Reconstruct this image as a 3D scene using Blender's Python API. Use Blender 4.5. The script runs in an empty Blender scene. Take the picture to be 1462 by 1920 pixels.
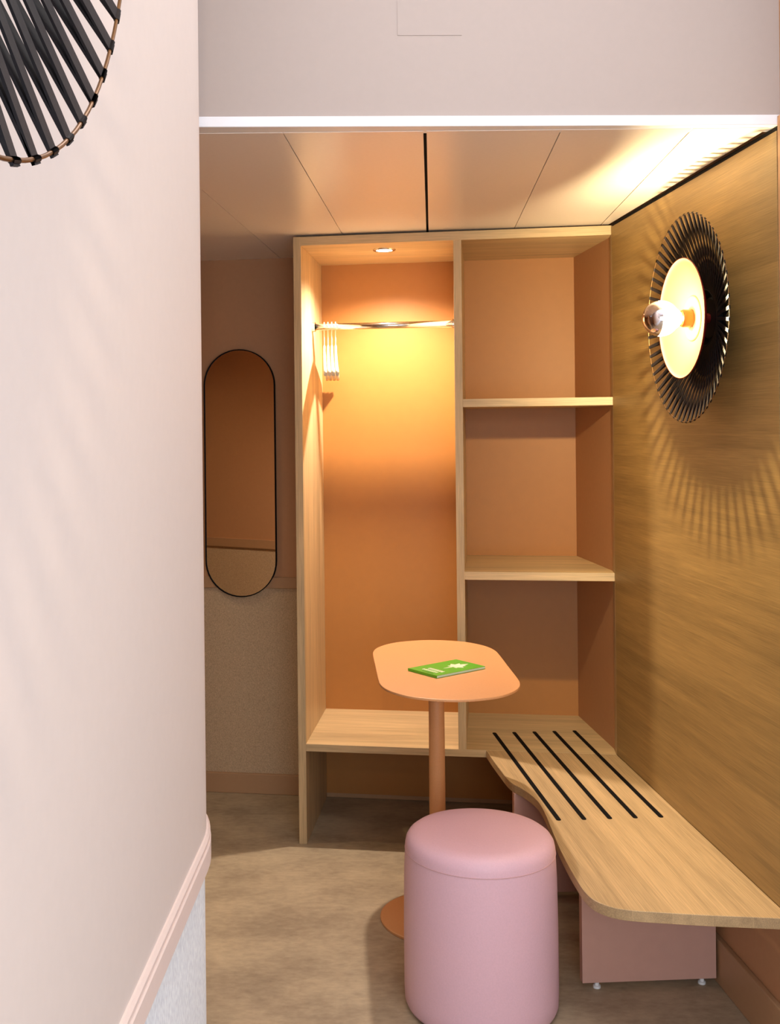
import bpy, bmesh, math, random
from mathutils import Vector, Matrix
random.seed(4)
sc = bpy.context.scene
PI = math.pi

# ------------------------------------------------------------------ camera
cd = bpy.data.cameras.new('camera'); cam = bpy.data.objects.new('camera', cd)
sc.collection.objects.link(cam); sc.camera = cam
cd.sensor_fit = 'HORIZONTAL'; cd.sensor_width = 36.0
cd.lens = 36.0 * 2022 / 1462
cd.shift_x = (731 - 606) / 1462
cd.shift_y = -(960 - 800) / 1462
cd.clip_start = 0.02
cam.matrix_world = Matrix.Translation((0, 0, 1.5)) @ Matrix.Rotation(PI / 2, 4, 'X') @ Matrix.Rotation(-0.0105, 4, 'Z')

# ------------------------------------------------------------------ world, lights, exposure
w = bpy.data.worlds.new('world'); sc.world = w; w.use_nodes = True
w.node_tree.nodes['Background'].inputs[0].default_value = (0.80, 0.88, 1.0, 1)
w.node_tree.nodes['Background'].inputs[1].default_value = 0.6
sc.view_settings.view_transform = 'Standard'; sc.view_settings.look = 'None'
sc.view_settings.gamma = 1; sc.view_settings.use_curve_mapping = False
sc.view_settings.exposure = 0.0

def light(kind, name, loc, energy, color, **kw):
    l = bpy.data.lights.new(name, kind); l.energy = energy; l.color = color
    for k, v in kw.items(): setattr(l, k, v)
    o = bpy.data.objects.new(name, l); o.location = loc; sc.collection.objects.link(o)
    return o
# fill light standing in for daylight from an unseen window behind the camera
rear_fill = light('AREA', 'rear_daylight_fill', (0.45, -1.12, 1.35), 36, (0.76, 0.88, 1.0), shape='RECTANGLE', size=1.3, size_y=1.7)
rear_fill.rotation_euler = (PI / 2, 0, 0)
# unseen overhead fill, added to balance the left wall and bulkhead
cl = light('AREA', 'front_room_top_fill', (0.45, 1.55, 2.97), 15, (0.98, 0.97, 1.0), shape='RECTANGLE', size=1.1, size_y=1.0)
# unseen fill added on the right for the left wall, in a made-up frame (added_window_frame)
side_fill = light('AREA', 'side_fill_light', (1.12, 0.25, 1.75), 9.5, (0.90, 0.94, 1.0), shape='RECTANGLE', size=1.7, size_y=1.5)
side_fill.rotation_euler = (PI / 2, 0, PI / 2 + .052)
WARM = (1.0, 0.78, 0.42)
BULB_W, DOWN_W, LEFT_W = 48.0, 102.0, 15.0

# ------------------------------------------------------------------ materials
def new_mat(name):
    m = bpy.data.materials.new(name); m.use_nodes = True
    nt = m.node_tree; return m, nt, nt.nodes['Principled BSDF']
def s2l(c): return tuple((x / 255 / 12.92) if x / 255 <= .04045 else ((x / 255 + .055) / 1.055) ** 2.4 for x in c) + (1,)
def node(nt, t, **kw):
    n = nt.nodes.new(t)
    for k, v in kw.items(): setattr(n, k, v)
    return n
def noise_mat(name, rgb, rough=.5, scale=40, amount=.06, bump=.02, metallic=0, stretch=(1, 1, 1), spec=.5, dist=.001):
    m, nt, b = new_mat(name)
    tc = node(nt, 'ShaderNodeTexCoord'); mp = node(nt, 'ShaderNodeMapping'); mp.inputs['Scale'].default_value = stretch
    nz = node(nt, 'ShaderNodeTexNoise'); nz.inputs['Scale'].default_value = scale; nz.inputs['Detail'].default_value = 4
    rp = node(nt, 'ShaderNodeValToRGB'); c = s2l(rgb)
    rp.color_ramp.elements[0].position = .3; rp.color_ramp.elements[1].position = .7
    rp.color_ramp.elements[0].color = tuple(x * (1 - amount) for x in c[:3]) + (1,)
    rp.color_ramp.elements[1].color = tuple(min(1, x * (1 + amount)) for x in c[:3]) + (1,)
    bp = node(nt, 'ShaderNodeBump'); bp.inputs['Strength'].default_value = bump * 5; bp.inputs['Distance'].default_value = dist
    L = nt.links.new
    L(tc.outputs['Object'], mp.inputs[0]); L(mp.outputs[0], nz.inputs[0]); L(nz.outputs[0], rp.inputs[0])
    L(rp.outputs[0], b.inputs['Base Color']); L(nz.outputs[0], bp.inputs['Height']); L(bp.outputs[0], b.inputs['Normal'])
    b.inputs['Roughness'].default_value = rough; b.inputs['Metallic'].default_value = metallic
    b.inputs['Specular IOR Level'].default_value = spec
    return m
def wood_mat(name, rgb, grain=0, cross=2, board=.095, rough=.45, contrast=.22, joint=.14):
    """oak laminate: fine streaks along axis 'grain', board to board tone steps along axis 'cross'"""
    m, nt, b = new_mat(name); L = nt.links.new
    tc = node(nt, 'ShaderNodeTexCoord'); c = s2l(rgb)
    def streak(sg, sc_, detail, distort=0):
        mp = node(nt, 'ShaderNodeMapping'); v = [sc_] * 3; v[grain] = sg; mp.inputs['Scale'].default_value = v
        nz = node(nt, 'ShaderNodeTexNoise'); nz.inputs['Scale'].default_value = 1; nz.inputs['Detail'].default_value = detail
        nz.inputs['Distortion'].default_value = distort
        L(tc.outputs['Object'], mp.inputs[0]); L(mp.outputs[0], nz.inputs[0]); return nz.outputs[0]
    a = streak(1.3, 22, 3, .6); f = streak(5, 420, 4); g = streak(14, 900, 2)
    sep = node(nt, 'ShaderNodeSeparateXYZ'); L(tc.outputs['Object'], sep.inputs[0])
    def math_(op, x, y=None, z=None):
        n = node(nt, 'ShaderNodeMath', operation=op)
        for i, q in enumerate((x, y, z)):
            if q is None: continue
            if isinstance(q, (int, float)): n.inputs[i].default_value = q
            else: L(q, n.inputs[i])
        return n.outputs[0]
    q = math_('DIVIDE', math_('ADD', sep.outputs[cross], 5.013), board)
    wn = node(nt, 'ShaderNodeTexWhiteNoise', noise_dimensions='1D'); L(math_('FLOOR', q), wn.inputs['W'])
    fr = math_('FRACT', q); ln = math_('SUBTRACT', 1, math_('MINIMUM', math_('MULTIPLY', fr, board / .0016), 1))
    t = math_('ADD', math_('MULTIPLY', a, .34), math_('MULTIPLY', f, .40))
    t = math_('ADD', t, math_('MULTIPLY', g, .26))
    t = math_('ADD', t, math_('MULTIPLY', math_('SUBTRACT', wn.outputs[0], .5), .10))
    t = math_('ADD', t, math_('MULTIPLY', ln, joint))
    rp = node(nt, 'ShaderNodeValToRGB'); e = rp.color_ramp.elements
    e[0].position = .36; e[1].position = .64
    e[0].color = tuple(x * (1 - contrast * 1.6) for x in c[:3]) + (1,); e[1].color = tuple(min(1, x * (1 + contrast)) for x in c[:3]) + (1,)
    L(t, rp.inputs[0]); L(rp.outputs[0], b.inputs['Base Color'])
    bp = node(nt, 'ShaderNodeBump'); bp.inputs['Strength'].default_value = .25; bp.inputs['Distance'].default_value = .0006
    L(f, bp.inputs['Height']); L(bp.outputs[0], b.inputs['Normal'])
    b.inputs['Roughness'].default_value = rough
    return m
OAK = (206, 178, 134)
M = {}
M['oak_x'] = wood_mat('oak_grain_x', OAK, 0, 1, board=.11)
M['oak_xz'] = wood_mat('oak_grain_x_upright', OAK, 0, 2)
M['oak_z'] = wood_mat('oak_grain_upright', OAK, 2, 1)
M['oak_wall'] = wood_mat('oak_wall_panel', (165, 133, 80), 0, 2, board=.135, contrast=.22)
M['oak_bench'] = wood_mat('oak_bench_top', (196, 166, 124), 0, 1, board=.088)
M['paint_left'] = noise_mat('pale_pink_paint', (212, 200, 194), .6, 60, .01, .01)
M['paint_bulk'] = noise_mat('pale_beige_paint', (182, 168, 161), .6, 60, .01, .01)
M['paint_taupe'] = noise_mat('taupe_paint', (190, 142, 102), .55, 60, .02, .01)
M['paint_rail'] = noise_mat('peach_rail_paint', (228, 210, 203), .4, 60, .01, .01)
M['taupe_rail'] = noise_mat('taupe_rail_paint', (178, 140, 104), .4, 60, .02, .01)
M['cloth_grey'] = noise_mat('grey_woven_wallpaper', (228, 234, 246), .9, 300, .16, .08, stretch=(1, 1, .35))
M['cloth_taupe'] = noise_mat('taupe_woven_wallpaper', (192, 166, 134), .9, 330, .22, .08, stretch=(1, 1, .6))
M['lam'] = noise_mat('terracotta_laminate', (176, 118, 54), .5, 30, .02, .01)
M['lam_ceil'] = noise_mat('ceiling_laminate', (246, 236, 228), .30, 90, .03, .01, stretch=(1, 6, 1))
M['lam_pink'] = noise_mat('dusty_pink_laminate', (204, 158, 142), .5, 30, .02, .01)
M['white'] = noise_mat('white_trim_paint', (246, 247, 252), .4, 30, .01, .01)
M['black'] = noise_mat('black_strap_leather', (19, 15, 18), .55, 200, .15, .03, spec=.2)
M['black_rubber'] = noise_mat('black_rubber', (9, 7, 7), .8, 200, .1, .02, spec=.15)
M['gap'] = noise_mat('dark_void', (18, 14, 12), .9, 30, .1, .0)
M['brass'] = noise_mat('bronze_wire', (112, 82, 54), .35, 80, .08, .01, metallic=.9)
M['steel'] = noise_mat('chrome', (225, 222, 216), .12, 80, .02, .0, metallic=1)
M['white_wire'] = noise_mat('white_coated_wire', (236, 232, 222), .35, 80, .02, .0, metallic=.3)
M['terra'] = noise_mat('terracotta_powder_coat', (218, 157, 104), .42, 220, .03, .02)
M['pouf'] = noise_mat('dusty_pink_leather', (236, 194, 208), .48, 260, .03, .02)
M['pouf_seam'] = noise_mat('pink_piping', (214, 170, 172), .5, 260, .03, .02)
M['hanger'] = noise_mat('pale_hanger_wood', (240, 226, 200), .4, 60, .05, .01, stretch=(1, .2, 1))
M['green'] = noise_mat('green_cover_print', (92, 176, 34), .35, 30, .03, .0)
M['print'] = noise_mat('cream_cover_print', (240, 240, 205), .4, 30, .02, .0)
M['print_dark'] = noise_mat('dark_green_print', (40, 96, 26), .4, 30, .02, .0)
M['paper'] = noise_mat('paper_edges', (196, 222, 200), .7, 300, .1, .02, stretch=(1, 1, 30))
M['dish_in'] = noise_mat('cream_enamel', (232, 202, 150), .35, 60, .02, .0)
M['dish_out'] = noise_mat('deep_red_enamel', (120, 20, 14), .35, 60, .04, .0)
M['socket'] = noise_mat('orange_copper', (206, 96, 40), .3, 60, .04, .0, metallic=.6)
M['plastic'] = noise_mat('white_plastic_foot', (235, 235, 235), .4, 60, .02, .0)

def floor_mat():
    m, nt, b = new_mat('concrete_look_vinyl'); L = nt.links.new
    tc = node(nt, 'ShaderNodeTexCoord')
    def nz(s, d, st=(1, 1, 1)):
        mp = node(nt, 'ShaderNodeMapping'); mp.inputs['Scale'].default_value = st
        n = node(nt, 'ShaderNodeTexNoise'); n.inputs['Scale'].default_value = s; n.inputs['Detail'].default_value = d; n.inputs['Roughness'].default_value = .62
        L(tc.outputs['Object'], mp.inputs[0]); L(mp.outputs[0], n.inputs[0]); return n.outputs[0]
    mx = node(nt, 'ShaderNodeMix', data_type='FLOAT'); mx.inputs[0].default_value = .35
    L(nz(4.0, 9, (1, 1.5, 1)), mx.inputs[2]); L(nz(38, 8, (.8, 1.6, 1)), mx.inputs[3])
    rp = node(nt, 'ShaderNodeValToRGB'); e = rp.color_ramp.elements
    e[0].position = .32; e[1].position = .68; e[0].color = s2l((140, 123, 102)); e[1].color = s2l((194, 176, 147))
    L(mx.outputs[0], rp.inputs[0]); L(rp.outputs[0], b.inputs['Base Color'])
    bp = node(nt, 'ShaderNodeBump'); bp.inputs['Strength'].default_value = .1; bp.inputs['Distance'].default_value = .001
    L(mx.outputs[0], bp.inputs['Height']); L(bp.outputs[0], b.inputs['Normal'])
    b.inputs['Roughness'].default_value = .55
    return m
M['floor'] = floor_mat()
def mirror_mat():
    m, nt, b = new_mat('tinted_mirror'); b.inputs['Metallic'].default_value = 1; b.inputs['Roughness'].default_value = .01
    b.inputs['Base Color'].default_value = (.92, .86, .80, 1); return m
M['mirror'] = mirror_mat()
def chrome_cap():
    m, nt, b = new_mat('silvered_glass'); b.inputs['Metallic'].default_value = 1; b.inputs['Roughness'].default_value = .08
    b.inputs['Base Color'].default_value = (.86, .80, .82, 1); return m
M['silver'] = chrome_cap()
def bulb_glass(strength):
    m, nt, b = new_mat('lit_bulb_glass'); L = nt.links.new
    out = nt.nodes['Material Output']
    tr = node(nt, 'ShaderNodeBsdfTransparent'); em = node(nt, 'ShaderNodeEmission'); add = node(nt, 'ShaderNodeAddShader')
    em.inputs[0].default_value = (1, .80, .52, 1); em.inputs[1].default_value = strength
    L(tr.outputs[0], add.inputs[0]); L(em.outputs[0], add.inputs[1]); L(add.outputs[0], out.inputs[0])
    return m
def emit(name, rgb, strength):
    m, nt, b = new_mat(name)
    b.inputs['Base Color'].default_value = (1, .9, .75, 1); b.inputs['Emission Color'].default_value = rgb + (1,); b.inputs['Emission Strength'].default_value = strength
    return m
M['bulb'] = bulb_glass(3.0)
M['led'] = emit('downlight_lens', (1, .85, .6), 18)

# ------------------------------------------------------------------ mesh helpers
def obj(name, bm, mat, parent=None, smooth=False, bevel=0):
    me = bpy.data.meshes.new(name)
    bmesh.ops.recalc_face_normals(bm, faces=bm.faces[:])
    bm.to_mesh(me); bm.free()
    mats = mat if isinstance(mat, (list, tuple)) else [mat]
    for m in mats: me.materials.append(M[m] if isinstance(m, str) else m)
    if smooth: 
        for p in me.polygons: p.use_smooth = True
    o = bpy.data.objects.new(name, me); sc.collection.objects.link(o)
    if parent: o.parent = parent
    if bevel:
        md = o.modifiers.new('bevel', 'BEVEL'); md.width = bevel; md.segments = 2; md.limit_method = 'ANGLE'; md.angle_limit = .7
    return o
def tag(o, label=None, cat=None, group=None, kind=None):
    if label: o['label'] = label
    if cat: o['category'] = cat
    if group: o['group'] = group
    if kind: o['kind'] = kind
    return o
def empty(name, loc=(0, 0, 0), rz=0, rot=None):
    o = bpy.data.objects.new(name, None); sc.collection.objects.link(o); o.location = loc
    o.rotation_euler = rot if rot else (0, 0, rz); o.empty_display_size = .1
    return o
def box(x0, x1, y0, y1, z0, z1, bm=None):
    bm = bm or bmesh.new()
    v = [bm.verts.new(p) for p in ((x0, y0, z0), (x1, y0, z0), (x1, y1, z0), (x0, y1, z0), (x0, y0, z1), (x1, y0, z1), (x1, y1, z1), (x0, y1, z1))]
    for f in ((0, 3, 2, 1), (4, 5, 6, 7), (0, 1, 5, 4), (1, 2, 6, 5), (2, 3, 7, 6), (3, 0, 4, 7)): bm.faces.new([v[i] for i in f])
    return bm
def prism(pts, z0, z1, bm=None):
    bm = bm or bmesh.new()
    a = [bm.verts.new((x, y, z0)) for x, y in pts]; b = [bm.verts.new((x, y, z1)) for x, y in pts]; n = len(pts)
    bm.faces.new(a[::-1]); bm.faces.new(b)
    for i in range(n): bm.faces.new((a[i], a[(i + 1) % n], b[(i + 1) % n], b[i]))
    return bm
def lathe(prof, n=64, axis='Z', c=(0, 0, 0), closed=False, bm=None):
    """prof: (r, h) pairs about an axis"""
    bm = bm or bmesh.new(); rings = []
    def P(r, h, a):
        x, y = r * math.cos(a), r * math.sin(a)
        p = (x, y, h) if axis == 'Z' else (x, h, y) if axis == 'Y' else (h, x, y)
        return (p[0] + c[0], p[1] + c[1], p[2] + c[2])
    for r, h in prof:
        if r < 1e-6: rings.append([bm.verts.new(P(0, h, 0))])
        else: rings.append([bm.verts.new(P(r, h, 2 * PI * i / n)) for i in range(n)])
    seq = list(zip(rings, rings[1:])) + ([(rings[-1], rings[0])] if closed else [])
    for A, B in seq:
        for i in range(n):
            j = (i + 1) % n
            if len(A) == 1 and len(B) == 1: continue
            if len(A) == 1: bm.faces.new((A[0], B[i], B[j]))
            elif len(B) == 1: bm.faces.new((A[i], A[j], B[0]))
            else: bm.faces.new((A[i], A[j], B[j], B[i]))
    return bm
def torus(R, r, axis='Y', c=(0, 0, 0), n=96, k=8):
    return lathe([(R + r * math.cos(2 * PI * i / k), r * math.sin(2 * PI * i / k)) for i in range(k)], n, axis, c, closed=True)
def tube(pts, r, k=8, bm=None, closed=False):
    bm = bm or bmesh.new(); pts = [Vector(p) for p in pts]; rings = []; n = len(pts); prev = None
    for i, p in enumerate(pts):
        d = (pts[min(i + 1, n - 1)] - pts[max(i - 1, 0)]).normalized()
        u = prev if prev is not None else (Vector((0, 0, 1)) if abs(d.z) < .9 else Vector((1, 0, 0)))
        u = (u - d * u.dot(d)).normalized(); prev = u; v = d.cross(u)
        rings.append([bm.verts.new(p + (u * math.cos(2 * PI * j / k) + v * math.sin(2 * PI * j / k)) * r) for j in range(k)])
    for A, B in zip(rings, rings[1:]):
        for j in range(k): bm.faces.new((A[j], A[(j + 1) % k], B[(j + 1) % k], B[j]))
    bm.faces.new(rings[0][::-1]); bm.faces.new(rings[-1])
    return bm
def catmull(p, n=8):
    out = []
    for i in range(len(p) - 1):
        a = p[max(i - 1, 0)]; b = p[i]; c = p[i + 1]; d = p[min(i + 2, len(p) - 1)]
        for k in range(n):
            t = k / n
            out.append(tuple(.5 * (2 * b[q] + (c[q] - a[q]) * t + (2 * a[q] - 5 * b[q] + 4 * c[q] - d[q]) * t * t + (3 * b[q] - a[q] - 3 * c[q] + d[q]) * t ** 3) for q in range(len(b))))
    out.append(tuple(p[-1])); return out

# ------------------------------------------------------------------ plan constants (metres)
YAW = 0.149
WO = Vector((-.102, 3.88, 0)); E = Vector((math.cos(YAW), -math.sin(YAW), 0)); N = Vector((math.sin(YAW), math.cos(YAW), 0))
WW, WD, WH, ZB = 1.113, .495, 2.183, .36          # wardrobe width, depth, height, seat board top
CZ = 2.19                                          # alcove ceiling
RC = WO + E * WW; WA = -.052
RD = Vector((-math.sin(WA), -math.cos(WA), 0)); RN = Vector((-math.cos(WA), math.sin(WA), 0))
def bw(x, off=0):                                  # back wall surface point at world X
    q = WO + N * (.51 - off); return q.y - (x - q.x) * math.tan(YAW)

# ------------------------------------------------------------------ setting
tag(obj('floor', box(-2.6, 1.9, -1.4, 5.2, -.08, 0), 'floor'), kind='structure')

# left wall with the rounded end; path of its face in plan
LY = .0641
def left_path(off, ext=0):
    p = []
    def W(y): return (-.211 + off + .0641 * (y - 1.194), y)
    for y in (-1.3, -.6, 0, .5, 1.0, 1.35, 1.60): p.append(W(y))
    cx, cy = W(1.60); R = .35 + off
    C = (cx - math.cos(LY) * R, cy + math.sin(LY) * R)
    for i in range(1, 25):
        a = LY - 0 - (PI / 2) * i / 24 * 1.0
        p.append((C[0] + R * math.cos(-a), C[1] + R * math.sin(-a)))
    return p
def left_block(off, z0, z1):
    p = left_path(off); return prism(p + [(-.78, p[-1][1] - .02), (-.78, -1.3)], z0, z1)
wl = tag(obj('wall_left', left_block(0, .887, 3.0), 'paint_left', smooth=False), kind='structure')
obj('wallpaper_dado', left_block(-.003, .0, .841), 'cloth_grey', wl)
def sweep(path, prof):
    bm = bmesh.new(); rows = []
    for off, z in prof: 
        q = path(off); rows.append([bm.verts.new((x, y, z)) for x, y in q])
    k = len(rows)
    for a in range(k):
        A, B = rows[a], rows[(a + 1) % k]
        for i in range(len(A) - 1): bm.faces.new((A[i], A[i + 1], B[i + 1], B[i]))
    return bm
tag(obj('trim_1', sweep(left_path, [(-.02, .841), (.006, .841), (.007, .843), (.007, .872), (.0055, .874), (.0035, .875), (.0045, .877), (.006, .879), (.006, .883), (.003, .888), (-.02, .888)]), 'paint_rail', smooth=False), kind='structure')
tag(obj('baseboard_left', sweep(left_path, [(-.02, 0), (.008, 0), (.008, .085), (.004, .09), (-.02, .09)]), 'paint_rail'), kind='structure')

tag(obj('wall_corridor_end', box(-2.6, -.77, 1.84, 1.95, 0, 3.0), 'paint_taupe'), kind='structure')
# partition behind it (seen only in the mirror)
A = Vector((-.42, 3.11, 0)); d = Vector((-math.cos(.23), -math.sin(.23), 0)); nn = Vector((math.sin(.23), -math.cos(.23), 0))
def part(off, z0, z1, back=.1):
    a = A - nn * off; b = a + d * 1.65
    return prism([(a.x, a.y), (b.x, b.y), (b.x + nn.x * back, b.y + nn.y * back), (a.x + nn.x * back, a.y + nn.y * back)], z0, z1)
wc = tag(obj('wall_corridor', part(0, .841, CZ), 'paint_taupe'), kind='structure')
obj('wallpaper_dado', part(0, 0, .841), 'cloth_taupe', wc)
obj('dado_rail', part(.008, .841, .887, .012), 'taupe_rail', wc)

# back wall
def backslab(x0, x1, z0, z1, off=0, th=.12):
    return prism([(x0, bw(x0, off)), (x1, bw(x1, off)), (x1, bw(x1) + th), (x0, bw(x0) + th)], z0, z1)
wb = tag(obj('wall_back', backslab(-2.3, 1.35, .841, CZ + .05), 'paint_taupe'), kind='structure')
obj('wallpaper_dado', backslab(-2.3, 1.35, 0, .841, -.001), 'cloth_taupe', wb)
tag(obj('trim_2', backslab(-2.3, -.103 + .09, .841, .887, .009, .02), 'taupe_rail', bevel=.003), kind='structure')
tag(obj('baseboard_back', backslab(-2.3, 1.0, 0, .082, .012, .02), 'taupe_rail', bevel=.003), kind='structure')
tag(obj('wall_far_left', box(-2.4, -2.3, 2.0, 5.0, 0, CZ + .1), 'paint_taupe'), kind='structure')

# right wall: painted wall with an oak panel above the bench
a = RC + RD * -.75 - RN * .012; b = RC + RD * 5.1 - RN * .012
wr = tag(obj('wall_right', prism([(a.x, a.y), (b.x, b.y), (b.x + .15, b.y), (a.x + .15, a.y)], 0, 3.0), 'paint_taupe'), kind='structure')
a = RC + RD * 1.305; b = RC + RD * 5.1
obj('painted_facing', prism([(a.x, a.y), (b.x, b.y), (b.x + .1, b.y), (a.x + .1, a.y)], .12, 3.0), 'paint_left', wr)
RANG = math.atan2(RD.y, RD.x)
RF = empty('oak_wall_panel', (RC.x, RC.y, 0), RANG)    # local x runs toward the camera, local -y... wall is on +y side
tag(RF, 'oak-grained wall panel behind the round lamp and above the bench', 'wall panel')
# local axes: x = RD, y = RD rotated +90deg (points away from wall or into it)
SY = 1 if Vector((-RD.y, RD.x, 0)).dot(RN) > 0 else -1
def rb(s0, s1, o0, o1, z0, z1, bm=None): 
    y0, y1 = sorted((o0 * SY, o1 * SY)); return box(s0, s1, y0, y1, z0, z1, bm)
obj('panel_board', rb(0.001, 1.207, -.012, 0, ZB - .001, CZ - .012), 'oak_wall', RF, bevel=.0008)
obj('panel_edge', rb(1.208, 1.211, -.012, -.002, ZB - .001, CZ - .012), 'black_rubber', RF)
obj('end_strip', rb(1.212, 1.30, -.012, .0, ZB + .01, CZ + .02), 'paint_taupe', RF)
obj('shadow_joint', rb(0.001, 1.211, -.012, -.004, CZ - .012, CZ), 'gap', RF)
bb = obj('baseboard_right', rb(.05, 5.0, -.012, .004, 0, .12), 'taupe_rail', bevel=.003); bb.location = RF.location; bb.rotation_euler = RF.rotation_euler
tag(bb, kind='structure')

# alcove ceiling: laminate panels with recessed joints
ce = tag(obj('ceiling', box(-2.4, 1.5, 2.56, 5.1, CZ + .016, CZ + .12), 'gap'), kind='structure')
seams_f = [-.86, -.55, -.243, .0745, .380, .685, .979, 1.30]       # X on the line through the wardrobe front (Y about 3.85)
seams_b = [-1.07, -.75, -.43, -.0905, .243, .563, .871, 1.20]      # X where they meet the bulkhead (Y 2.50)
def sx(i, y): 
    return seams_b[i] + (seams_f[i] - seams_b[i]) * (y - 2.505) / (3.86 - 2.505)
for i in range(len(seams_f) - 1):
    gl = .0012; gr = .0012
    if i == 3: gr = .004
    if i == 4: gl = .004
    y0, y1 = 2.53, 4.60
    p = [(sx(i, y0) + gl, y0), (sx(i + 1, y0) - gr, y0), (sx(i + 1, y1) - gr, y1), (sx(i, y1) + gl, y1)]
    if i == len(seams_f) - 2:      # the last one is cut to a wedge by the oak wall
        q0 = RC + RD * 1.21 + RN * .008
        kk = (RC.x - q0.x) / (RC.y - q0.y); ym = y0
        while sx(i, ym) + gl < q0.x + kk * (ym - q0.y) - .004: ym += .004
        p = [(sx(i, y0) + gl, y0), (q0.x + kk * (y0 - q0.y), y0), (sx(i, ym) + gl, ym)]
    if i == 5:
        p = [(sx(i, y0) + gl, y0), (sx(6, y0) - gr, y0), (sx(6, y1) - gr, y1), (sx(i, y1) + gl, y1)]
    obj('ceiling_panel', prism(p, CZ, CZ + .014), 'lam_ceil', ce)
obj('ceiling_panel', prism([(-2.3, 2.53), (sx(0, 2.53) - .001, 2.53), (sx(0, 4.6) - .001, 4.6), (-2.3, 4.6)], CZ, CZ + .014), 'lam_ceil', ce)

# bulkhead above the alcove opening, white edge trim, access hatch
def bh(y_off, x0, x1, z0, z1, th=.06):
    f = lambda x: 2.49 + x * math.tan(.0244) + y_off
    return prism([(x0, f(x0)), (x1, f(x1)), (x1, f(x1) + th), (x0, f(x0) + th)], z0, z1)
wf = tag(obj('wall_bulkhead', bh(0, -1.0, 1.2, CZ + .025, 3.0, .11), 'paint_bulk'), kind='structure')
obj('access_hatch', bh(-.0012, .181, .33, 2.403, 2.9, .002), 'paint_bulk', wf)
tag(obj('trim_3', bh(-.006, -1.0, 1.2, CZ + .001, CZ + .0255, .06), 'white', bevel=.002), kind='structure')

# unseen frame made up around the side fill; the wall behind is solid
wx = lambda y: RC.x + .052 * (RC.y - y)
w1 = tag(obj('added_window_frame', (lambda bm: (box(wx(-.65) - .05, wx(-.65), -.70, -.62, .98, 2.52, bm), box(wx(1.15) - .05, wx(1.15), 1.12, 1.20, .98, 2.52, bm), prism([(wx(-.62) - .05, -.62), (wx(-.62), -.62), (wx(1.12), 1.12), (wx(1.12) - .05, 1.12)], .92, .99, bm), prism([(wx(-.62) - .05, -.62), (wx(-.62), -.62), (wx(1.12), 1.12), (wx(1.12) - .05, 1.12)], 2.51, 2.58, bm), bm)[-1])(bmesh.new()), 'white'), kind='structure')
# rest of the front room (behind the camera)
tag(obj('ceiling_front', box(-1.0, 1.6, -1.4, 2.62, 3.0, 3.1), 'white'), kind='structure')
bm = box(-1.0, -.22, -1.3, -1.2, 0, 3.0); box(1.12, 1.5, -1.3, -1.2, 0, 3.0, bm); box(-.22, 1.12, -1.3, -1.2, 0, .45, bm); box(-.22, 1.12, -1.3, -1.2, 2.25, 3.0, bm)
tag(obj('wall_window_side', bm, 'paint_left'), kind='structure')

# ------------------------------------------------------------------ wardrobe
W = empty('open_wardrobe', WO, -YAW)
tag(W, 'tall doorless oak wardrobe with hanging bay, three open shelf bays and terracotta back', 'wardrobe')
T = .028
ZT = WH
obj('side_panel', box(0, T, 0, WD, 0, ZT), 'oak_z', W, bevel=.0008)
obj('side_panel', box(WW, WW + .02, .001, WD, ZB - .03, ZT - .001), 'oak_z', W, bevel=.0008)
obj('top_panel', box(T, WW - .0005, 0, WD, ZT - .032, ZT), 'oak_x', W, bevel=.0008)
obj('divider', box(.572, .572 + T, 0, WD - .004, ZB, ZT - .032), 'oak_z', W, bevel=.0008)
obj('seat_board', box(T, WW - .0005, 0, WD, ZB - .026, ZB), 'oak_x', W, bevel=.0008)
for z in (1.592, .985):
    obj('shelf', box(.572 + T, WW - .0005, 0, WD - .004, z - .0285, z), 'oak_x', W, bevel=.0008)
obj('back_panel', box(T, .572, WD - .004, WD + .002, ZB, ZT - .032), 'lam', W)
obj('back_panel', box(.572, WW, WD - .004, WD + .002, ZB, ZT - .032), 'lam', W)
obj('back_panel', box(T, WW, WD - .004, WD + .002, .02, ZB - .026), 'lam', W)
# chrome rail
RK, RZ = .243, 1.880
bm = tube([(T + .002, RK, RZ), (.570, RK, RZ)], .0125, 20)
rail = obj('hanging_rail', bm, 'steel', W, smooth=True); rail['label'] = 'chrome hanging rail'
for x0, x1 in ((T, T + .012), (.56, .572)):
    obj('rail_socket', lathe([(0, x0), (.019, x0), (.019, x1), (.013, x1 + .0)], 24, 'X', (0, RK, RZ)), 'steel', rail, smooth=False)
# downlight in the ceiling of the hanging bay
DL = WO + E * .315 + N * .150 + Vector((0, 0, ZT - .032))
dl = empty('recessed_downlight', DL, -YAW)
tag(dl, 'small round recessed spotlight glowing in the top of the hanging bay', 'downlight')
obj('trim_ring', lathe([(.030, -.001), (.030, -.0035), (.041, -.0035), (.0425, -.0005), (.0425, 0), (.030, 0)], 48, closed=True), 'steel', dl, smooth=False)
obj('lens', lathe([(0, -.001), (.030, -.001), (.030, 0), (0, 0)], 40), 'led', dl)
sp = light('SPOT', 'downlight_beam', DL + Vector((0, 0, -.008)), DOWN_W, (1.0, .84, .68), spot_size=math.radians(144), spot_blend=.8, shadow_soft_size=.018)

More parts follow.
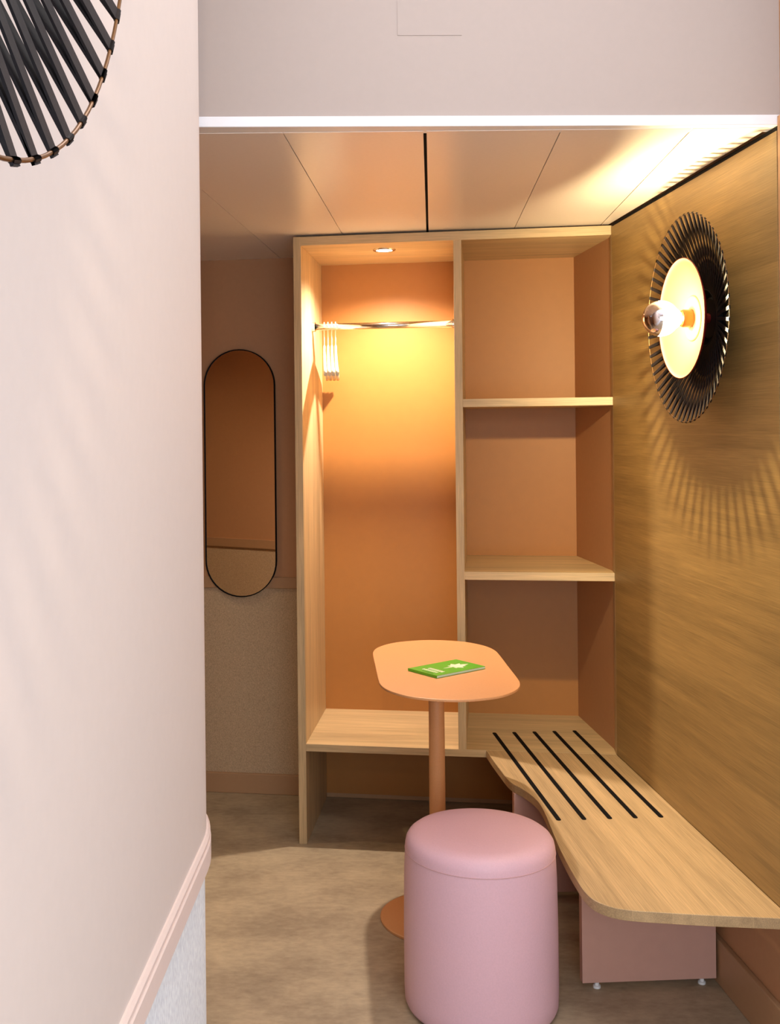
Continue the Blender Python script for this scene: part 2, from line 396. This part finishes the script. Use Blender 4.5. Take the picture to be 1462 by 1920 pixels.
# unseen second downlight, added to brighten the corridor wall reflected in the mirror
DC = Vector((-1.15, 3.75, CZ))
dc = empty('corridor_fill_downlight', DC, 0)
tag(dc, 'added unseen spotlight in the corridor ceiling, brightening the wall reflected in the mirror', 'downlight')
obj('trim_ring', lathe([(.030, -.001), (.030, -.0035), (.041, -.0035), (.0425, -.0005), (.0425, 0), (.030, 0)], 48, closed=True), 'steel', dc, smooth=False)
obj('lens', lathe([(0, -.001), (.030, -.001), (.030, 0), (0, 0)], 40), 'led', dc)
light('SPOT', 'corridor_fill_beam', DC + Vector((0, 0, -.008)), 22, (1.0, .80, .52), spot_size=math.radians(140), spot_blend=1.0, shadow_soft_size=.02)

# hangers
def hanger(x, rz, tilt=0):
    h = empty('clothes_hanger', WO + E * x + N * RK + Vector((0, 0, RZ)), -YAW + rz)
    r = .0165
    # hook over the rail then neck down to the shoulder bar
    hk = [(0, r * math.cos(math.radians(a)), r * math.sin(math.radians(a))) for a in range(200, -61, -20)]
    hk += [(0, .004, -.028), (0, 0, -.045), (0, 0, -.088)]
    obj('hook', tube(hk, .0019, 8), 'white_wire', h, smooth=True)
    bm = bmesh.new(); rows = []
    for i in range(25):
        t = -1 + 2 * i / 24; y = t * .205; at = abs(t)
        z = -.082 - .105 * at ** 1.25 ; hw = .004 + .0022 * at ** 2.2; hh = .013 - .003 * at
        # curved forward a little
        rows.append([bm.verts.new((hw * c + .006 * t * t, y, z + hh * s)) for c, s in ((-1, -.7), (-.6, -1), (.6, -1), (1, -.7), (1, .6), (.5, 1), (-.5, 1), (-1, .6))])
    for A_, B_ in zip(rows, rows[1:]):
        for j in range(8): bm.faces.new((A_[j], A_[(j + 1) % 8], B_[(j + 1) % 8], B_[j]))
    bm.faces.new(rows[0][::-1]); bm.faces.new(rows[-1])
    obj('shoulder_bar', bm, 'hanger', h, smooth=True)
    return h
for x, rz, lb in ((.074, .130, 'pale wooden hanger hanging leftmost on the chrome rail'),
                  (.0885, .130, 'pale wooden hanger second from the left on the chrome rail'),
                  (.103, .130, 'pale wooden hanger third from the left on the chrome rail'),
                  (.1175, .130, 'pale wooden hanger hanging rightmost on the chrome rail')):
    tag(hanger(x, rz), lb, 'hanger', 'hangers on the chrome rail')

# ------------------------------------------------------------------ bench along the right wall
BN = empty('wall_bench', (RC.x, RC.y, 0), RANG)
tag(BN, 'oak bench with wavy front edge and black inlaid strips along the right wall', 'bench')
edge = catmull([(.0, .436), (.12, .434), (.25, .428), (.33, .402), (.42, .386), (.52, .388), (.65, .402), (.77, .415), (.88, .424), (.98, .429), (1.06, .430), (1.11, .422), (1.145, .400), (1.165, .372), (1.178, .335), (1.193, .27), (1.21, .19), (1.226, .10), (1.243, .001)], 6)
# the bench starts at the wardrobe front, which is not square to this wall
def loc(s, o): return (s, o * SY)
# wardrobe front passes through RC along -E
ex, ey = (-E).dot(RD), (-E).dot(RN)
startL = (.436 * ex / ey + .0012, .436)
pl = [(.0012 + .001 * ex / ey, .001), startL] + [q for q in edge if q[0] > startL[0] + .01]
bm = prism([loc(*q) for q in pl], ZB - .026, ZB)
top = obj('seat_board', bm, 'oak_bench', BN, bevel=.0012)
for k, off in enumerate((.364, .290, .2145, .1395, .064)):
    s0, s1, hw = -.298, .596, .0070
    pts = [(s1 - hw + hw * math.sin(t), off + hw * math.cos(t)) for t in [PI * i / 8 for i in range(9)]]
    pts += [(s0 + hw - hw * math.sin(t), off - hw * math.cos(t)) for t in [PI * i / 8 for i in range(9)]]
    obj('inlay_strip', prism([loc(*q) for q in pts], ZB - .004, ZB + .0012), 'black_rubber', BN)['label'] = 'black anti-slip strip'
for s0 in (.26, .815):
    sp_ = obj('support_panel', rb(s0, s0 + .025, .010, .372 if s0 > .5 else .424, .018, ZB - .026), 'lam_pink', BN, bevel=.001)
    # the panel is notched round the baseboard
    for o in (.045, .33):
        obj('levelling_foot', lathe([(0, -.018), (.010, -.018), (.010, -.012), (.006, -.011), (.006, 0), (0, 0)], 20, 'Z', (s0 + .0125, o * SY, .018)), 'plastic', sp_)

# ------------------------------------------------------------------ strap wall lamps
def wall_lamp(loc_, rz, label, bulb_energy, p=.085, R=.274, colr=WARM):
    """local x along the wall, local y out of the wall, local z up; origin on the wall at the lamp's centre"""
    L = empty('strap_wall_lamp', loc_, rz); tag(L, label, 'wall lamp', 'strap wall lamps')
    obj('wall_plate', lathe([(0, 0), (.062, 0), (.055, p - .068), (.052, p - .064), (0, p - .064)], 48, 'Y'), 'black', L, smooth=False)
    obj('stem', lathe([(.013, p - .066), (.013, p - .022)], 24, 'Y'), 'dish_out', L)
    obj('outer_ring', torus(R, .0012, 'Y', (0, p, 0), 120, 8), 'brass', L, smooth=True)['label'] = 'thin bronze wire ring'
    obj('hub_ring', torus(.062, .0035, 'Y', (0, p - .0795, 0), 64, 8), 'black', L, smooth=True)
    obj('hub_ring', torus(.075, .0035, 'Y', (0, p - .0535, 0), 64, 8), 'black', L, smooth=True)
    n = 60
    def strap_mesh(a0, ri, yi, tw, hw):
        a1 = a0 + tw
        bm = bmesh.new()
        P0 = Vector((math.cos(a0) * (R + .0016), p, math.sin(a0) * (R + .0016)))
        P1 = Vector((math.cos(a1) * ri, yi, math.sin(a1) * ri))
        d_ = (P1 - P0).normalized(); tg = Vector((-math.sin(a0), 0, math.cos(a0)))
        nr = d_.cross(tg).normalized(); tg = nr.cross(d_).normalized(); rows = []
        sgn = 1 if nr.y > 0 else -1; nr = nr * sgn
        for q, up in ((P0 - d_ * .001, 0), (P0 + d_ * .006, 0), (P1, 0)):
            rows.append([bm.verts.new(q + tg * x + nr * y) for x, y in ((-hw, -.0008), (hw, -.0008), (hw, .0008), (-hw, .0008))])
        for A_, B_ in zip(rows, rows[1:]):
            for j in range(4): bm.faces.new((A_[j], A_[(j + 1) % 4], B_[(j + 1) % 4], B_[j]))
        bm.faces.new(rows[0][::-1]); bm.faces.new(rows[-1])
        # loop wrapped over the ring
        w0 = []
        for k in range(9):
            t = 2 * PI * k / 8
            c = Vector((math.cos(a0) * (R + .0018 * math.cos(t)), p + .0018 * math.sin(t), math.sin(a0) * (R + .0018 * math.cos(t))))
            g = Vector((-math.sin(a0), 0, math.cos(a0)))
            w0.append((bm.verts.new(c - g * hw), bm.verts.new(c + g * hw)))
        for (a_, b_), (c_, e_) in zip(w0, w0[1:]): bm.faces.new((a_, b_, e_, c_))
        return bm
    for layer, (ri, yi, tw, off) in enumerate(((.075, p - .052, .0, 0), (.062, p - .078, .0, .0))):
        proto = None
        for k in range(n):
            if proto is None:
                proto = obj('strap', strap_mesh(off, ri, yi, tw, .0044), 'black', L); o = proto
            else:
                o = proto.copy(); sc.collection.objects.link(o); o.parent = L
            o.rotation_euler = (0, -2 * PI * k / n, 0)
    # shallow dish: cream inside, red outside
    prof = [(.0, p - .022), (.03, p - .022), (.06, p - .020), (.10, p - .012), (.135, p - .001), (.158, p + .012)]
    obj('dish', lathe(prof, 72, 'Y'), 'dish_in', L, smooth=True)
    prof2 = [(r, y - .0022) for r, y in prof] + [(.1595, p + .0115), (.1588, p + .0135), (.157, p + .0128)]
    obj('dish_back', lathe(prof2, 72, 'Y'), 'dish_out', L, smooth=True)['label'] = 'deep red outside of the dish'
    obj('socket_plate', lathe([(0, p - .0175), (.058, p - .0165), (.060, p - .0178), (.060, p - .0195), (0, p - .0205)], 56, 'Y'), 'dish_in', L)
    sk = obj('socket', lathe([(0, p - .019), (.0235, p - .019), (.0235, p + .006), (.021, p + .011), (.0165, p + .013), (.0165, p - .01)], 40, 'Y'), 'socket', L)
    sk['label'] = 'orange lamp socket'
    by = p + .066; r = .0475
    neck = [(.0150, p + .008), (.0150, p + .012), (.021, p + .018)]
    g = neck + [(r * math.cos(t), by + r * math.sin(t)) for t in [math.radians(q) for q in range(-48, 13, 6)]]
    bl = obj('bulb', lathe(g, 48, 'Y'), 'bulb', L, smooth=True)
    cap = [(r * math.cos(t) + .0004, by + r * math.sin(t)) for t in [math.radians(q) for q in range(12, 91, 6)]]
    cap[-1] = (0, cap[-1][1])
    obj('silver_cap', lathe(cap, 48, 'Y'), 'silver', bl, smooth=True)['label'] = 'mirrored bulb tip'
    lp = light('POINT', 'bulb_light', (0, by + .002, 0), bulb_energy, colr, shadow_soft_size=.012); lp.parent = L
    # angular dimming added so the dish stays unclipped: full strength sideways, little straight back
    ld_ = lp.data; ld_.use_nodes = True; nt = ld_.node_tree; em = nt.nodes['Emission']
    tc = node(nt, 'ShaderNodeTexCoord'); sx_ = node(nt, 'ShaderNodeSeparateXYZ'); mr_ = node(nt, 'ShaderNodeMapRange')
    nt.links.new(tc.outputs['Normal'], sx_.inputs[0]); nt.links.new(sx_.outputs['Y'], mr_.inputs[0])
    mr_.inputs[1].default_value = -.34; mr_.inputs[2].default_value = -.24; mr_.inputs[3].default_value = .04; mr_.inputs[4].default_value = 1.0
    nt.links.new(mr_.outputs[0], em.inputs['Strength'])
    return L
s_l = .862
lampR = RC + RD * s_l; lampR.z = 1.776
# local y must point along RN
wall_lamp(lampR, math.atan2(RN.y, RN.x) - PI / 2, 'round black-strapped wall lamp with lit silver-tipped bulb on the oak wall', BULB_W)
ln = Vector((math.cos(LY), -math.sin(LY), 0))
lc = Vector((-.125 - .0115, .411, 1.886)) - ln * .118
wall_lamp(lc, math.atan2(ln.y, ln.x) - PI / 2, 'cropped round black-strapped lamp on the pale pink wall at upper left', LEFT_W, p=.118, R=.275, colr=(1.0, .80, .60))

# ------------------------------------------------------------------ mirror
mr = empty('wall_mirror', WO + E * -.318 + N * .51 + Vector((0, 0, 1.313)), -YAW)
tag(mr, 'tall pill-shaped mirror in a thin black frame on the taupe back wall', 'mirror')
def pill(hw, hh, n=24):
    return [(hw * math.cos(t), hh - hw + hw * math.sin(t)) for t in [PI * i / n for i in range(n + 1)]] + [(-hw * math.cos(t), -(hh - hw) - hw * math.sin(t)) for t in [PI * i / n for i in range(n + 1)]]
def pill_prism(hw, hh, y0, y1):
    bm = bmesh.new(); P = pill(hw, hh)
    a = [bm.verts.new((x, y0, z)) for x, z in P]; b = [bm.verts.new((x, y1, z)) for x, z in P]; n = len(P)
    bm.faces.new(a); bm.faces.new(b[::-1])
    for i in range(n): bm.faces.new((a[i], b[i], b[(i + 1) % n], a[(i + 1) % n]))
    return bm
obj('mirror_glass', pill_prism(.1445, .5035, -.014, -.004), 'mirror', mr)
bm = bmesh.new(); o_, i_ = pill(.1485, .5075), pill(.1446, .5036); n = len(o_)
R_ = [[bm.verts.new((x, y, z)) for x, z in q] for q, y in ((o_, -.001), (o_, -.019), (i_, -.019), (i_, -.001))]
for A_, B_ in zip(R_, R_[1:] + R_[:1]):
    for i in range(n): bm.faces.new((A_[i], A_[(i + 1) % n], B_[(i + 1) % n], B_[i]))
obj('frame', bm, 'black_rubber', mr)

# ------------------------------------------------------------------ table
TC = Vector((.351, 3.27, 0))
tb = empty('pedestal_table', TC)
tag(tb, 'small terracotta metal pedestal table with rounded oblong top behind the pink pouf', 'table')
half = catmull([(0, 0), (.05, .008), (.11, .033), (.152, .072), (.182, .122), (.197, .18), (.2005, .25), (.2005, .4035)], 6)
q1 = [(x, -.4035 + dr) for x, dr in half]                     # near end, right half
pts = q1 + [(x, -y) for x, y in q1[::-1]][1:] + [(-x, -y) for x, y in q1[1:]] + [(-x, y) for x, y in q1[::-1]][1:-1]
ZTB = .770
obj('tabletop', prism(pts, ZTB - .007, ZTB), 'terra', tb, bevel=.0018)
bx_, by_ = -.016, .01
obj('column', lathe([(.0255, .008), (.0235, ZTB - .012)], 40, 'Z', (bx_, by_, 0)), 'terra', tb, smooth=True)
obj('mounting_plate', lathe([(0, ZTB - .012), (.075, ZTB - .012), (.075, ZTB - .0072), (0, ZTB - .0072)], 40, 'Z', (bx_, by_, 0)), 'terra', tb)
obj('base_disc', lathe([(0, 0), (.176, 0), (.177, .002), (.177, .007), (.174, .009), (0, .009)], 80, 'Z', (bx_, by_, 0)), 'terra', tb)

# booklet
bkc = Vector((.3585, 3.2195, ZTB))
ang = math.atan2(.062 + .056, .157) 
bk = empty('green_booklet', (.361, 3.220, ZTB + .0003), math.atan2(.117, .158))
tag(bk, 'thin green booklet with cream leaf print lying on the terracotta table', 'booklet')
bw_, bh_ = .098, .063
obj('pages', box(-bw_ + .001, bw_ - .001, -bh_ + .0005, bh_ - .001, .0010, .0068), 'paper', bk)
bm = box(-bw_, bw_, -bh_, bh_, .0068, .0076); box(-bw_, bw_, -bh_, bh_, .0003, .0010, bm); box(-bw_ - .0005, -bw_ + .0008, -bh_, bh_, .0003, .0076, bm)
obj('cover', bm, 'green', bk)
def flat(polys, name, mat, z=.00765, th=.0003):
    bm = bmesh.new()
    for i, p in enumerate(polys): prism(p, z - .0002, z + th + i * .00003, bm)
    return obj(name, bm, mat, bk)
strokes = []
x = -.082
random.seed(7)
# block lettering as seen on the cover: two lines of strokes reading along the short side
for row, (xx, ww, y0, y1) in enumerate(((-.075, .011, -.034, .028), (-.058, .014, -.040, .020))):
    y = y0
    while y < y1:
        g = random.choice((.006, .007, .008)); strokes.append([(xx, y), (xx + ww, y), (xx + ww, y + g * .72), (xx, y + g * .72)]); y += g + .0014
flat(strokes, 'lettering', 'print')
flat([[(-.088, -.035), (-.085, -.035), (-.085, .012), (-.088, .012)]], 'small_print', 'print_dark')
leaf = []
cx, cy = .030, -.008
for a_, l_, w_ in ((0, .052, .010), (.55, .040, .010), (-.5, .032, .009), (1.3, .034, .011), (-1.4, .030, .010), (2.3, .026, .010), (-2.3, .024, .009), (3.1, .050, .0035)):
    dx, dy = math.cos(a_), math.sin(a_)
    leaf.append([(cx, cy), (cx + dx * l_ * .45 + dy * w_, cy + dy * l_ * .45 - dx * w_), (cx + dx * l_, cy + dy * l_), (cx + dx * l_ * .45 - dy * w_, cy + dy * l_ * .45 + dx * w_)])
flat(leaf, 'leaf_print', 'print')

# ------------------------------------------------------------------ pouf
pf = empty('round_pouf', (.394, 2.80, 0))
tag(pf, 'cylindrical dusty pink leather pouf standing in front of the terracotta table', 'pouf')
body = [(0, .004), (.186, .004), (.193, .008), (.197, .018), (.198, .05), (.198, .20), (.196, .34), (.193, .402)]
topp = [(.193, .402), (.1925, .414), (.190, .426), (.184, .436), (.173, .444), (.155, .449), (.10, .4525), (.05, .454), (0, .4545)]
obj('side_cover', lathe(body, 96), 'pouf', pf, smooth=True)
obj('top_cushion', lathe(topp, 96), 'pouf', pf, smooth=True)
obj('seam_piping', torus(.1933, .0010, 'Z', (0, 0, .402), 96, 6), 'pouf_seam', pf, smooth=True)
for k in range(4):
    a_ = PI / 4 + k * PI / 2
    obj('foot_glide', lathe([(0, 0), (.012, 0), (.012, .0045), (0, .0045)], 16, 'Z', (.13 * math.cos(a_), .13 * math.sin(a_), 0)), 'black_rubber', pf)
